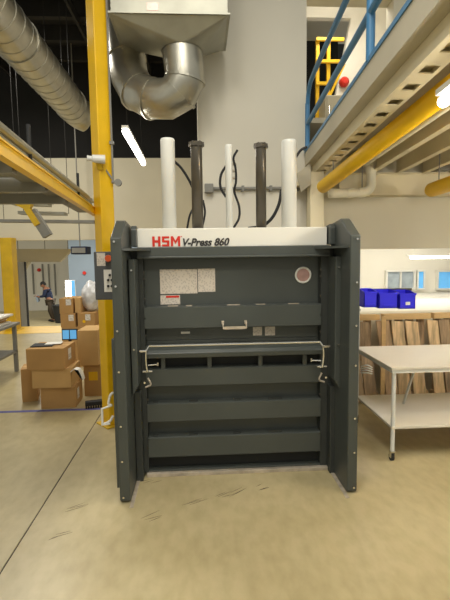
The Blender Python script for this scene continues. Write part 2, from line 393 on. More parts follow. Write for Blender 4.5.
# upper door: sheet with one folded rib
ud = obj('upper_door', box(B(), XI0, XI1, 3.42, 3.45, 1.062, 1.70), M['press'], P, bevel=.003)
zr1 = yz(305.5, 3.33); zr0 = yz(327.5, 3.33)
def rib(z0, z1, par, yf=3.325, yb=3.419, m='press'):
    return obj('rib', prism(B(), [(yf+.006, z0), (yb, z0), (yb, z1), (yf+.012, z1), (yf, z1-.006), (yf, z0+.006)], 'x', XI0+.003, XI1-.003), M[m], par)
rib(zr0, zr1, ud)
for px0, px1 in ((227, 240), (256, 265), (288, 298), (168, 178), (186, 192)):
    a = at(px0, 305, 3.36).x; c = at(px1, 305, 3.36).x
    obj('spacer', box(B(), a, c, 3.34, 3.365, zr1+.0005, zr1+.006), M['steel'], ud)
def sticker(px0, px1, py0, py1, Y, m, par, name='sticker', lab=None):
    a = at(px0, py1, Y); c = at(px1, py0, Y)
    return obj(name, box(B(), a.x, c.x, Y, Y+.0015, a.z, c.z), m, par, lab)
SY = 3.418
sticker(160.3, 197, 269, 294, SY, M['print'], ud, lab='large pale instruction sticker')
sticker(198.2, 215, 268.5, 292, SY, M['print'], ud)
sticker(160.6, 180, 295, 304.6, SY, M['print'], ud); sticker(166, 179, 295.6, 297.8, SY-.002, M['red'], ud, 'sticker_band', 'red band of small sticker')
sticker(253, 262, 326.5, 335.5, SY, M['print'], ud); sticker(265, 275, 326.5, 335.5, SY, M['print'], ud)
sticker(181, 190, 331.5, 333.8, SY, M['paper'], ud)
c = at(303, 275, SY); 
obj('round_badge', cyl(B(), (c.x, SY-.006, c.z), (c.x, SY+.001, c.z), .052, 28), M['silver_red'], ud, 'small rose coloured round badge')
b = B(); tube(b, [(c.x+.058*math.cos(k*PI/16), SY-.004, c.z+.058*math.sin(k*PI/16)) for k in range(33)], .008, 8, False); obj('badge_rim', b, M['white_metal'], ud)
# handle on the upper door
a = at(223, 327, 3.3); c = at(246, 327, 3.3); zt_ = at(230, 323, 3.3).z
b = B(); tube(b, [(a.x, 3.33, zt_), (a.x, 3.28, zt_), (a.x, 3.27, a.z-.005), (c.x, 3.27, a.z-.005), (c.x, 3.28, zt_), (c.x, 3.33, zt_)], .008, 8)
box(b, a.x-.01, a.x+.01, 3.318, 3.325, zt_-.012, zt_+.015); box(b, c.x-.01, c.x+.01, 3.318, 3.325, zt_-.012, zt_+.015)
box(b, a.x+.008, c.x-.008, 3.262, 3.268, a.z-.013, a.z+.008)
obj('handle', b, M['steel'], ud, 'steel pull handle')
# chrome bar and the rolled edge of the lower door
zc = yz(344, 3.2)
b = B(); tube(b, [(at(149, 344, 3.2).x, 3.2, zc), (at(320, 344, 3.2).x, 3.2, zc)], .010, 10)
obj('latch_bar', b, M['chrome'], P, 'polished chrome bar across the doors')
ld = obj('lower_door', box(B(), XI0, XI1, 3.42, 3.45, .14, 1.06), M['press'], P, bevel=.003)
zz1 = yz(349, 3.3); zz0 = yz(356.5, 3.3)
b = B(); prism(b, [(3.29, zz0), (3.42, zz0), (3.42, zz1+.035), (3.36, zz1+.02), (3.31, zz1), (3.285, zz1-.02)], 'x', XI0, XI1); obj('rolled_edge', b, M['press'], ld, smooth=False, bevel=.006)
# slot row
s1 = yz(357, 3.33); s0 = yz(367, 3.33)
obj('slot_back', box(B(), XI0+.002, XI1-.002, 3.40, 3.4195, s0, zz0-.0005), M['cavity'], ld)
for px0, px1 in ((140, 144.5), (161, 165), (207.5, 211.5), (258.5, 262.5), (303, 307), (322, 327)):
    a = max(XI0+.003, at(px0, 360, 3.33).x); c = min(XI1-.003, at(px1, 360, 3.33).x)
    obj('slot_divider', box(B(), a, c, 3.335, 3.399, s0, zz0-.001), M['press'], ld)
for y1, y0 in ((367, 385), (401.5, 420), (435, 455)): rib(yz(y0, 3.325), yz(y1, 3.325), ld)
for yy in (400.5, 434):
    for px0, px1 in ((153, 158), (189, 198), (233, 241), (268, 282)):
        a = at(px0, yy, 3.36).x; c = at(px1, yy, 3.36).x; z = yz(yy+.8, 3.325)
        obj('weld_tab', box(B(), a, c, 3.345, 3.37, z+.0005, z+.008), M['press_dark'], ld)
obj('lower_slot', box(B(), XI0, XI1, 3.40, 3.43, .05, .139), M['cavity'], P)
obj('bottom_rail', box(B(), XI0, XI1, 3.345, 3.43, .03, yz(467.5, 3.34)), M['press'], P, bevel=.004)
obj('base_tray', box(B(), GX0+.02, GX1+.01, 3.315, 4.5, .0, .028), M['steel'], P, 'scuffed bare steel threshold', bevel=.003)
for x0, x1 in ((XL+.075, XL+.10), (XR-.10, XR-.075)): obj('floor_runner', box(B(), x0, x1, 2.90, 3.31, 0, .006), M['steel'], P)
# latch brackets at both ends of the bar
for s, px in ((-1, 147), (1, 322)):
    x = at(px, 350, 3.2).x
    b = B(); tube(b, spline([(x-s*.015, 3.2, zc), (x+s*.005, 3.19, zc-.04), (x+s*.008, 3.19, zc-.12), (x, 3.19, zc-.19)], 4), .009, 8)
    obj('latch_arm', b, M['chrome'], P)
    b = B(); z = yz(369, 3.2); cyl(b, (x-.035, 3.2, z), (x+.035, 3.2, z), .008, 8); cyl(b, (x-s*.07, 3.24, z+.04), (x, 3.22, z+.04), .006, 8); cyl(b, (x-s*.07, 3.24, z+.03), (x-s*.07, 3.24, z+.055), .008, 8)
    cyl(b, (x+s*.02, 3.16, z-.075), (x+s*.02, 3.2, z-.075), .008, 8); cyl(b, (x, 3.17, zc-.03), (x+s*.05, 3.17, zc-.03), .01, 8)
    obj('latch_bolt', b, M['chrome'], P)
    b = B(); tube(b, spline([(x, 3.2, z-.05), (x-s*.02, 3.2, z-.1), (x+s*.02, 3.2, z-.12)], 4), .007, 8); obj('latch_hook', b, M['steel'], P)
# hydraulic cylinders
TOP = zh1-.02
def cylinder(px0, px1, py, Y, m, cap=False, name='ram_cylinder'):
    a = at(px0, py, Y); c = at(px1, py, Y); x = (a.x+c.x)/2; r = (c.x-a.x)/2; z = a.z
    b = B(); tube(b, [(x, Y, TOP-.02), (x, Y, z-.03), (x, Y, z-.012), (x, Y, z-.0)], [r, r, r, r*.93], 28)
    o = obj(name, b, m, P, smooth=False)
    for p in o.data.polygons: p.use_smooth = len(p.vertices) == 4
    b = B(); cyl(b, (x, Y, TOP-.01), (x, Y, TOP+.03), r*1.25, 24)
    obj('collar', b, m, o)
    if cap:
        b = B(); cyl(b, (x, Y, z-.03), (x, Y, z-.008), r*1.38, 8); cyl(b, (x, Y, z-.008), (x, Y, z+.006), r*1.15, 20)
        for k in range(6): cyl(b, (x+r*1.2*math.cos(k*PI/3), Y+r*1.2*math.sin(k*PI/3), z-.01), (x+r*1.2*math.cos(k*PI/3), Y+r*1.2*math.sin(k*PI/3), z+.008), r*.14, 6)
        obj('end_cap', b, m, o)
    return x, z
cylinder(160.2, 174.6, 139, 3.75, M['white_metal'])
cylinder(190.5, 202, 143, 3.75, M['dark_metal'], True)
cylinder(225, 232.2, 145, 3.75, M['white_metal'])
cylinder(255.5, 266, 144.5, 3.75, M['dark_metal'], True)
cylinder(281.5, 296.5, 140.5, 3.75, M['white_metal'])
def hose(pts, Y=3.85, r=.011, m='rubber', name='hose'):
    return obj(name, tube(B(), spline([at(x, y, Y+(q[0] if q else 0)) for x, y, *q in pts], 6), r, 8), M[m], P)
hose([(174, 161), (182, 169), (191, 184), (197, 200)], 3.88)
hose([(187, 229), (190, 215), (196, 204)], 3.86, .009)
hose([(203, 200), (205, 213), (202, 228)], 3.86, .009)
hose([(226, 166), (221, 175), (220.5, 187), (226, 197)])
hose([(237.5, 150), (233.5, 158), (235.5, 168), (236, 181), (234.5, 192), (239, 206), (239, 218), (233.5, 228)], 3.85, .010)
hose([(227, 229), (215, 229.5), (203, 232)], 3.9)
hose([(281.5, 190), (279, 204), (272, 218), (262, 226), (248, 228.5)], 3.88, .014)
b = B()
for y in (164, 171, 178): p = at(234, y, 3.86); cyl(b, (p.x-.02, p.y, p.z), (p.x+.02, p.y, p.z), .012, 8)
obj('fitting', b, M['steel'], P)
hose([(296, 157), (301, 150), (307, 147)], 3.9)
# control box on the left side
CY = 3.62; a = at(95.5, 300, CY); c = at(113.5, 251.5, CY)
b = B(); box(b, a.x, XL+.06, CY, CY+.2, a.z, c.z); cb = obj('control_box', b, M['panel'], P, bevel=.006)
sticker(97, 105, 252.8, 266, CY-.0025, M['print'], cb, 'label_plate')
p = at(109.2, 258.5, CY)
b = B(); tube(b, [(p.x, CY, p.z), (p.x, CY-.03, p.z), (p.x, CY-.032, p.z), (p.x, CY-.048, p.z)], [.014, .014, .029, .025], 20); obj('stop_button', b, M['orange'], cb, 'orange red mushroom stop button')
sticker(104.4, 113.5, 269.5, 292, CY-.004, M['paper'], cb, 'switch_plate', 'white plate with black switches')
b = B()
for q in ((108.5, 280), (112, 280), (108.5, 286), (112, 286), (110, 275)): p = at(*q, CY); cyl(b, (p.x, CY, p.z), (p.x, CY-.018, p.z), .010, 8)
obj('switch_knob', b, M['rubber'], cb)
# pale ratchet handle on left skirt
def pt(x, y, Y=3.10): return at(x, y, Y)
b = B()
tube(b, spline([pt(113, 392.5), pt(110, 396), pt(108.5, 404), pt(111, 405)], 4), .009, 8)
tube(b, [pt(112, 405), pt(102, 409), pt(102.5, 425), pt(110, 423.5)], .009, 8)
tube(b, spline([pt(113, 416), pt(110, 421), pt(104, 424)], 4), .009, 8)
obj('ratchet_handle', b, M['white_metal'], P, 'bent white metal hook at left skirt')

# ------------------------------------------------------------------ building column, left
cx, cy = -.935, 4.5
t = thing('steel_column', 'bright yellow square steel column standing left of the press', 'column', (cx, cy, 0), math.radians(40))
obj('shaft', box(B(), -.073, .073, -.073, .073, .012, 6.5), M['yellow'], t, bevel=.008)
obj('base_plate', box(B(), -.12, .12, -.12, .12, 0, .012), M['yellow_dark'], t)
# conduit with valve on the column
p = at(112.5, 0, 4.45); 
t = thing('wall_conduit', 'thin grey vertical conduit with valve running beside yellow column', 'conduit')
xc = at(112, 150, 4.45).x; z0 = at(112, 182, 4.45).z
obj('pipe', cyl(B(), (xc, 4.45, z0), (xc, 4.45, 6.2), .010, 8), M['grey'], t)
b = B(); q = at(115, 180, 4.43); cyl(b, (xc-.01, 4.45, z0), (q.x+.05, 4.43, z0-.01), .016, 8); cyl(b, (q.x+.03, 4.41, z0-.01), (q.x+.03, 4.45, z0-.01), .035, 12); obj('valve', b, M['grey'], t)
obj('clamp', box(B(), xc-.02, xc+.02, 4.43, 4.47, at(112, 143, 4.45).z-.015, at(112, 143, 4.45).z+.015), M['grey'], t)
obj('bracket', bar(B(), (xc, 4.45, z0+.02), (cx+.04, cy-.05, z0+.12), .015, .015), M['grey'], t)
t = thing('warning_lamp', 'white cylindrical lamp clipped on the yellow column', 'lamp')
a = at(87, 158, 4.32); c = at(105, 159.5, 4.36)
obj('housing', tube(B(), [a, a.lerp(c, .25), a.lerp(c, .3), c], [.026, .022, .036, .042], 16), M['white_metal'], t)
obj('bracket', bar(B(), a.lerp(c, .6), (cx, cy-.10, a.z-.09), .05, .02), M['yellow_dark'], t)

# ------------------------------------------------------------------ overhead structure at left
far = at(96, 213, 4.7); zBeam = far.z
near = at(0, 148, 2.0); near.z = zBeam; d = (near-far); near = far+d*1.9
t = thing('overhead_platform', 'yellow edged overhead steel platform at upper left', 'platform')
b = B(); bar(b, far, near, .03, .062); bar(b, far+Vector((0, 0, .032)), near+Vector((0, 0, .032)), .045, .01); bar(b, far-Vector((0, 0, .032)), near-Vector((0, 0, .032)), .045, .01)
obj('edge_beam', b, M['yellow'], t, 'bright yellow edge beam')
off = Vector((-.0, 0, .10))
b = B(); cyl(b, far+off+Vector((-.03, 0, .02)), near+off+Vector((-.03, 0, .02)), .022, 10); bar(b, far+off-Vector((0.06, 0, .02)), near+off-Vector((0.06, 0, .02)), .05, .03)
obj('rail', b, M['galv'], t)
for f_ in (.15, .42, .7): 
    p = far.lerp(near, f_); obj('hanger', cyl(B(), p+Vector((-.03, 0, .05)), p+Vector((-.03, 0, .26)), .012, 8), M['rubber'], t)
dn = (near-far).normalized(); left = Vector((-1, 0, 0))
for k in (2, 3, 4, 5):                                     # deck panels seen from below
    p = far+dn*(.0+k*.62)+Vector((-.06, 0, -.0)); q = p+dn*.58
    b = B(); prism(b, [(p.x, p.y), (q.x, q.y), (q.x-2.0, q.y), (p.x-2.0, p.y)], 'z', zBeam+.03, zBeam+.05)
    obj('deck_panel', b, M['galv'] if k % 2 else M['grey'], t)
obj('gutter', bar(B(), far+Vector((-.12, 0, .02)), near+Vector((-.12, 0, .02)), .12, .03), M['grey'], t)
for k, yy in enumerate((3.5, 2.9, 2.3)):
    p = far+dn*((far.y-yy)/abs(dn.y)); obj('cross_bar', box(B(), p.x-2.06, p.x-.04, yy-.03, yy+.03, zBeam-.05, zBeam+.028), M['grey'], t)
obj('floor_post', box(B(), far.x-2.08, far.x-2.0, 3.46, 3.54, 0, zBeam-.05), M['yellow_dark'], t)
t2 = thing('crane_arm', 'ochre yellow jib arm with grey brace under the far wall', 'crane')
b = B(); bar(b, at(-12, 187, 7.2), at(31, 208, 7.2), .1, .12); bar(b, at(24, 203, 7.2), at(38, 225, 7.2), .10, .09); obj('arm', b, M['yellow_dark'], t2)
obj('brace', bar(B(), at(32, 211, 7.25), at(48, 236, 7.25), .12, .14), M['grey'], t2)
b = B(); cyl(b, at(-12, 187, 7.2)+Vector((0, 0, -.05)), at(-12, 187, 7.2)+Vector((0, 0, 3.4)), .05, 8); obj('hanger', b, M['black2'], t2)
for k, (px0, px1, py, w_) in enumerate(((14, 50, 204, 5), (20, 66, 213, 3), (0, 95, 221, 2.5))):
    a = at(px0, py, 7.6+k*.3); c = at(px1, py+1, 7.6+k*.3)
    o = obj('hanging_track', bar(B(), a, c, .2, .05), M['galv'] if k < 2 else M['grey'])
    for e_ in (a, c): obj('rod', cyl(B(), Vector((e_.x*.98+.0, e_.y, e_.z)), (e_.x*.98, e_.y, 6.5), .005, 6), M['black2'], o)
    tag(o, ('short pale overhead track above the jib brace', 'mid length pale overhead track right of the jib brace', 'long grey overhead track just above loading opening')[k], 'track', 'overhead tracks')

# yellow post by loading opening
a = at(2, 238, 11.0); c = at(13.5, 238, 11.0)
t = thing('dock_post', 'ochre yellow square post at far left by the loading opening', 'post')
obj('shaft', box(B(), a.x, c.x, 10.85, 11.15, .02, a.z), M['yellow_dark'], t, bevel=.01); obj('base_plate', box(B(), a.x-.06, c.x+.06, 10.8, 11.19, 0, .02), M['yellow_dark'], t)

# ------------------------------------------------------------------ ducts
t = thing('spiral_duct', 'long shiny round spiral duct running along upper left ceiling', 'duct')
r = .25; xD, zD = -2.03, 4.2
b = B(); tube(b, [(xD, 2.6, zD), (xD, 7.7, zD)], r, 36, False)
o = obj('pipe', b, M['duct'], t, smooth=True)
b = B()
for k in range(22):
    y = 2.7+k*.23; n = 30
    tube(b, [(xD+(r+.001)*math.cos(2*PI*j/n), y+.23*j/n, zD+(r+.001)*math.sin(2*PI*j/n)) for j in range(n+1)], .006, 5)
o = obj('seam', b, M['duct'], t)
b = B(); tube(b, spline([(xD, 7.7, zD), (xD+.01, 7.82, zD-.01), (xD+.06, 7.93, zD-.03), (xD+.13, 8.0, zD-.05)], 5), r, 30); obj('elbow', b, M['duct'], t, smooth=True)
for y in (3.3, 5.4, 7.5): obj('collar', tube(B(), [(xD, y-.02, zD), (xD, y+.02, zD)], r+.012, 36), M['duct'], t)
for y in (3.3, 5.4, 7.5): obj('hanger', cyl(B(), (xD, y, zD+r), (xD, y, 6.5), .006, 6), M['black2'], t)

t = thing('extraction_hood', 'galvanised tapered plenum with curved duct above the press', 'duct')
Yh = 4.75
cz = at(182, 52, Yh); rr = .21
a = at(110, 4, Yh-.35); c = at(228, 8, Yh-.35); zrim = a.z-.08
b = B()
xa, xb, ya, yb = a.x, c.x, Yh-.35, Yh+.35
n = 32
ring = [b.verts.new((cz.x+rr*math.cos(2*PI*k/n), Yh+rr*math.sin(2*PI*k/n), cz.z)) for k in range(n)]
cor = [b.verts.new(q) for q in ((xb, yb, zrim), (xa, yb, zrim), (xa, ya, zrim), (xb, ya, zrim))]
for q in range(4):
    for k in range(q*8, q*8+8): b.faces.new((cor[q], ring[k], ring[(k+1) % n]))
    b.faces.new((cor[q], ring[(q*8+8) % n], cor[(q+1) % 4]))
obj('hood_taper', b, M['galv'], t)
obj('plenum_box', box(B(), xa, xb, ya, yb, zrim, zrim+1.2), M['galv'], t, bevel=.004)
obj('red_label', box(B(), at(147, 6, ya).x, at(158, 6, ya).x, ya-.003, ya-.0002, zrim+.03, zrim+.10), M['silver_red'], t, 'faded red label on the plenum')
obj('rim_flange', box(B(), xa-.02, xb+.02, ya-.02, yb+.02, zrim-.004, zrim+.012), M['galv'], t)
path = [at(182, 50, Yh), at(184, 66, Yh), at(185, 80, Yh), at(180, 92, Yh+.02), at(168, 99, Yh+.08), at(152, 99, Yh+.15), at(138, 92, Yh+.25), at(130, 78, Yh+.35), at(127, 60, Yh+.45), at(125, 35, Yh+.55), at(124, 5, Yh+.6), at(124, -60, Yh+.6)]
b = B(); tube(b, path, .205, 28, False); obj('round_duct', b, M['duct'], t, smooth=True)
for i in (2, 3, 5, 6, 8):
    d_ = (path[i+1]-path[i-1]).normalized(); obj('duct_ring', tube(B(), [path[i]-d_*.012, path[i]+d_*.012], .215, 28), M['duct'], t)
obj('roof_stub', box(B(), xa+.3, xb-.3, Yh-.2, Yh+.2, zrim+1.2, 6.5), M['galv'], t)

# fluorescent strip hung above the column
t = thing('fluorescent_light', 'slim glowing fluorescent tube hanging between yellow column and ducts', 'light')
a = at(125, 131.5, 4.9); c = at(143.3, 163, 6.5); c.z = a.z
obj('tube', cyl(B(), a, c, .032, 12), M['lamp'], t)
obj('housing', bar(B(), a+Vector((0, 0, .05)), c+Vector((0, 0, .05)), .07, .03), M['white_metal'], t)
for f_ in (.1, .9):
    p = a.lerp(c, f_); obj('cable', cyl(B(), p+Vector((0, 0, .06)), Vector((p.x, p.y, 6.5)), .004, 6), M['black2'], t)
l = bpy.data.lights.new('tube_glow', 'AREA'); l.shape = 'RECTANGLE'; l.size = .08; l.size_y = 1.5; l.energy = 12; l.color = (1, .96, .88)
lo = bpy.data.objects.new('tube_glow', l); lo.location = (a+c)/2-Vector((0, 0, .05)); C.objects.link(lo)
# conduit and junction box on the centre wall
t = thing('wall_pipe', 'thin grey horizontal pipe with junction box behind the cylinders', 'pipe')
z = at(250, 188.5, 5.17).z
obj('pipe', cyl(B(), (at(201.5, 0, 5.17).x+.01, 5.17, z), (1.24, 5.17, z), .019, 10), M['grey'], t)
q = at(209, 188, 5.12); obj('junction_box', box(B(), q.x-.05, q.x+.05, 5.11, 5.2, z-.05, z+.05), M['grey'], t, bevel=.008)
for px in (243, 271, 298): q = at(px, 188, 5.15); obj('clamp', box(B(), q.x-.015, q.x+.015, 5.14, 5.2, z-.03, z+.03), M['grey'], t)

# ------------------------------------------------------------------ mezzanine, right
MD = Vector((.073, 1, 0))                  # its run
def mz(x, z, Y): return Vector((x-(5.2-Y)*.073, Y, z))
def run(bm, x0, x1, z0, z1, Ya=.2, Yb=5.19):
    v = []
    for Y in (Ya, Yb):
        v += [bm.verts.new(mz(x, z, Y)) for x, z in ((x0, z0), (x1, z0), (x1, z1), (x0, z1))]
    for f in ((0,1,2,3),(7,6,5,4),(0,4,5,1),(1,5,6,2),(2,6,7,3),(3,7,4,0)): bm.faces.new([v[i] for i in f])
    return bm
t = thing('mezzanine', 'cream steel mezzanine floor overhead at right of the press', 'mezzanine')
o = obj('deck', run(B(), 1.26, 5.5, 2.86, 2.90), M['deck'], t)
b = B(); run(b, 1.25, 1.258, 2.75, 2.91); run(b, 1.25, 1.335, 2.742, 2.75); run(b, 1.25, 1.30, 2.90, 2.91); obj('edge_channel', b, M['mezz_grey'], t, 'putty coloured edge channel')
obj('toe_strip', run(B(), 1.243, 1.2495, 2.895, 2.925), M['blue'], t, 'thin blue edge strip')
b = B(); run(b, 1.336, 1.345, 2.66, 2.859); run(b, 1.336, 1.375, 2.652, 2.66); run(b, 1.455, 1.48, 2.652, 2.66); run(b, 1.472, 1.48, 2.66, 2.859)
Y = .2
while Y < 5.1:
    run(b, 1.375, 1.455, 2.652, 2.66, Y, min(Y+.14, 5.19)); Y += .24
run(b, 1.345, 1.472, 2.69, 2.70)
obj('edge_beam', b, M['cream'], t)
for x in (1.95, 2.262, 2.575, 2.89, 3.2, 3.5, 3.8):
    b = B(); run(b, x, x+.06, 2.63, 2.642, .2, 5.05); run(b, x+.026, x+.034, 2.642, 2.859, .2, 5.05); obj('joist', b, M['cream'], t)
b = B(); box(b, 1.62, 5.4, 5.06, 5.07, 2.40, 2.64); box(b, 1.62, 5.4, 5.0, 5.19, 2.628, 2.64); box(b, 1.62, 5.4, 5.0, 5.19, 2.39, 2.40)
obj('wall_beam', b, M['cream'], t)
obj('column', box(B(), 1.26, 1.42, 4.98, 5.14, 0, 2.65), M['cream'], t, bevel=.01)
obj('bracket_beam', box(B(), 1.0, 1.42, 5.0, 5.19, 2.50, 2.54), M['cream'], t)
obj('knee_plate', prism(B(), [(1.10, 2.62), (1.26, 2.74), (1.26, 2.5), (1.15, 2.42)], 'y', 4.95, 4.97), M['mezz_grey'], t)
# yellow pipes
def pipe(name, a, L, r, m, label, hang, run_dir=None):
    tt = thing(name, label, 'pipe')
    a = Vector(a); e = a-(run_dir or MD).normalized()*L
    bm = tube(B(), [a, a+(e-a)*.01, a+(e-a)*.012, e], [r*.8, r, r, r], 24)
    o = obj('barrel', bm, M[m], tt)
    for p in o.data.polygons: p.use_smooth = len(p.vertices) == 4
    for h in hang:
        q = a.lerp(e, h); obj('hanger', cyl(B(), q+Vector((0, 0, r)), Vector((q.x, q.y, 2.655 if L < 3.5 and name == 'yellow_pipe' else 2.86)), .006, 6), M['grey'], tt)
    return tt
pipe('yellow_pipe', at(322, 187.5, 4.75), 3.2, .068, 'yellow', 'large yellow pipe hanging below the mezzanine edge beam', (.1,), Vector((-.075, 1, -.112)))
pipe('yellow_pipe', at(430, 190.5, 4.7), 4.0, .075, 'yellow', 'short looking yellow pipe at right edge beyond white elbow pipe', (.05, .4))
pipe('thin_conduit', at(365, 164, 4.8), 4.4, .028, 'pvc', 'thin cream conduit running right of the large yellow pipe', (.3, .6))
t = thing('drain_pipe', 'white elbowed drain pipe under the mezzanine behind yellow pipe', 'pipe')
Yp = 4.85
pts = [at(329, 193.5, Yp), at(350, 193, Yp), at(362, 192.5, Yp), at(368.5, 190, Yp), at(371, 184, Yp), at(371, 170, Yp), at(372, 163, Yp), at(378, 154, Yp)]
obj('pipe', tube(B(), spline(pts, 5), .05, 16), M['pvc'], t, smooth=True)
for p, q in ((1, 0), (2, 1), (5, 4), (6, 5)):
    d_ = (pts[p]-pts[q]).normalized(); obj('coupling', cyl(B(), pts[p]-d_*.035, pts[p]+d_*.035, .055, 16), M['pvc'], t)
obj('hanger', cyl(B(), pts[2], Vector((pts[2].x, pts[2].y, 2.86)), .006, 6), M['grey'], t)
# small grey box on the beam at right
q = at(444, 168, 4.9); tag(obj('junction_box', box(B(), q.x-.06, q.x+.06, 4.86, 4.98, 2.641, 2.72), M['grey'], bevel=.008), 'small grey box sitting on cream beam near right edge', 'box')
# lamp below deck
t = thing('batten_light', 'glowing batten light under mezzanine at right edge', 'light')
a = at(443, 102, 2.3); e = mz(0, 0, 1.2)-mz(0, 0, 2.3); c = a+e
obj('tube', cyl(B(), a, c, .03, 12), M['lamp'], t); obj('housing', bar(B(), a+Vector((0, 0, .045)), c+Vector((0, 0, .045)), .08, .03), M['white_metal'], t)
obj('hanger', cyl(B(), a.lerp(c, .3)+Vector((0, 0, .05)), a.lerp(c, .3)+Vector((0, 0, 2.66-a.z)), .006, 6), M['grey'], t)
# blue railing
t = thing('guard_railing', 'blue tubular guard railing along the mezzanine edge', 'railing')
rx = 1.262
zr_top, zr_mid = 3.60, 3.20
for z in (zr_top, zr_mid):
    e1 = mz(rx, z, 5.06); pts = [mz(rx, z, .2), mz(rx, z, 4.7)]
    if z == zr_top: pts = spline([mz(rx, z, .2), mz(rx, z, 2.5), mz(rx, z, 4.6), mz(rx, z-.05, 5.0), mz(rx, z-.2, 5.1)], 5)
    else: pts.append(e1)
    obj('rail', tube(B(), pts, .024, 12), M['blue'], t, smooth=False)
for Y in (5.1, 2.82, .6): obj('post', cyl(B(), mz(rx, 2.91, Y), mz(rx, 3.42 if Y > 5 else zr_top, Y), .027, 14), M['blue'], t)
q = mz(rx, 0, 5.1); obj('bracket', box(B(), q.x-.04, q.x+.04, 5.06, 5.14, 2.911, 2.94), M['blue'], t)
# upstairs: yellow ladder frame, red bell, cream cupboard
t = thing('ladder_frame', 'yellow ladder frame standing in the dark upstairs doorway', 'ladder')
Yl = 6.3; a0 = at(318, 38, Yl); a1 = at(329, 38, Yl); zf = 3.36
def vb(b, x, z0, z1, w=.045): box(b, x-w/2, x+w/2, Yl, Yl+.05, z0, z1)
for nm, x in (('stile', a0.x), ('stile', a1.x)): b = B(); vb(b, x, zf, a0.z); obj(nm, b, M['yellow'], t)
for y0 in (40, 62, 84):
    z = at(320, y0, Yl).z; obj('rung', box(B(), a0.x-.03, at(343, 60, Yl).x if y0 < 80 else a1.x, Yl-.04, Yl-.001, z-.02, z+.02), M['yellow'], t)
obj('brace', bar(B(), (a1.x, Yl-.06, at(0, 95, Yl).z), (at(343, 62, Yl).x, Yl-.06, at(343, 66, Yl).z), .03, .03), M['yellow'], t)
q = at(345, 81, 6.8); tag(obj('fire_bell', tube(B(), [(q.x, 6.86, q.z), (q.x, 6.81, q.z), (q.x, 6.78, q.z)], [.075, .07, .04], 18), M['red']), 'round red fire bell on upstairs white wall', 'bell')
a = at(325, 126, 6.0); c = at(344, 95, 6.0)
t = thing('upstairs_cabinet', 'beige box cabinet on mezzanine seen behind blue rail', 'cabinet')
obj('body', box(B(), a.x, c.x, 6.0, 6.4, 3.36, c.z), M['mezz_grey'], t, bevel=.01); obj('door', box(B(), a.x+.02, c.x-.02, 5.98, 5.999, 3.40, c.z-.03), M['mezz_grey'], t)
obj('handle', cyl(B(), (a.x+.05, 5.97, c.z-.25), (a.x+.05, 5.97, c.z-.15), .008, 8), M['chrome'], t)

# ------------------------------------------------------------------ pallets standing on edge
ZP = 1.03
def pallet(x0, x1, Y, label, seed, tilt):
    random.seed(seed)
    t = thing('wooden_pallet', label, 'pallet', (x0, Y, 0), 0, 'weathered pallets standing behind the table')
    t.rotation_euler = (-.03, 0, 0)
    W = x1-x0; x = -.06; n = 0
    while x < W-.05:
        bw = random.uniform(.12, .15); sk = random.uniform(.0, .03)+tilt+.05
        if x+bw > W: break
        y = random.uniform(-.006, .006)
        poly = [(x+sk, 0.02), (x+bw+sk, .02), (x+bw-sk*.3, ZP-.07-random.random()*.03), (x-sk*.3, ZP-.075)]
        o = obj('board', prism(B(), poly, 'y', -.022+y, 0+y), WOOD[random.randrange(5)], t)
        x += bw+random.uniform(.012, .03)
    obj('top_rail', box(B(), 0, W, -.025, .065, ZP-.062, ZP), M['pine'], t, 'pale pine top rail')
    for z in (.03, .5): obj('stringer', box(B(), 0, W, .007, .06, z, z+.09), WOOD[1], t)
    x = .04
    while x < W-.1:
        obj('back_board', box(B(), x, x+.09, .066, .085, 0, ZP-.03), WOOD[3], t); x += .13
    return t
xp = [at(p, 318, 4.85).x for p in (352, 380, 385, 432, 436, 492)]
pallet(xp[0], xp[1], 4.85, 'narrow weathered pallet nearest the press, partly hidden by it', 1, .02)
pallet(xp[2], xp[3], 4.87, 'weathered pallet with pale top rail under the blue bins', 2, .03)
pallet(xp[4], xp[5], 4.88, 'weathered pallet at the right edge of the photo', 3, .02)
o = obj('loose_board', box(B(), at(381, 340, 4.8).x, at(385, 340, 4.8).x, 4.78, 4.80, 0, 1.02), M['pine']); tag(o, 'single pale upright board between first and second pallets', 'board')
# ------------------------------------------------------------------ table
TX, TY0, TY1, TZ, SZ = 1.56, 3.42, 4.24, .80, .30
t = thing('work_table', 'white two tier work table on castors right of the press', 'table')
obj('tabletop', box(B(), TX-.03, 3.4, TY0-.03, TY1, TZ-.022, TZ), M['laminate'], t, bevel=.004)
obj('lower_shelf', box(B(), TX-.01, 3.38, TY0-.01, TY1, SZ-.022, SZ), M['laminate'], t, bevel=.004)
for x in (TX+.008, 3.34):
    for Y, top in ((TY0+.01, TZ-.0225), (TY1+.025, 1.73 if x < 2 else .79)):
        lg = obj('leg', cyl(B(), (x, Y, .085), (x, Y, top), .017, 12), M['white_metal'], t)
        b = B(); cyl(b, (x-.012, Y+.01, .032), (x+.012, Y+.01, .032), .032, 16); obj('wheel', b, M['rubber'], lg)
        b = B(); box(b, x-.02, x-.014, Y-.015, Y+.02, .03, .075); box(b, x+.014, x+.02, Y-.015, Y+.02, .03, .075); box(b, x-.02, x+.02, Y-.02, Y+.02, .075, .088); obj('castor_fork', b, M['chrome'], lg)
b = B(); box(b, TX-.02, 3.38, TY0-.02, TY0, TZ-.05, TZ-.0225); box(b, TX-.02, TX, TY0, TY1, TZ-.05, TZ-.0225); obj('apron', b, M['white_metal'], t)
obj('brace', bar(B(), (2.05, 3.95, .778), (1.90, 3.95, .302), .012, .028), M['white_metal'], t)
x = TX+.008
for z in (1.36, 1.16): obj('bin_rail', box(B(), x-.05, 2.12, TY1+.044, TY1+.052, z-.012, z+.012) if z > 1.3 else box(B(), x-.025, x+.03, TY1+.044, TY1+.055, z-.012, z+.012), M['dark_metal'], t)
b = B()
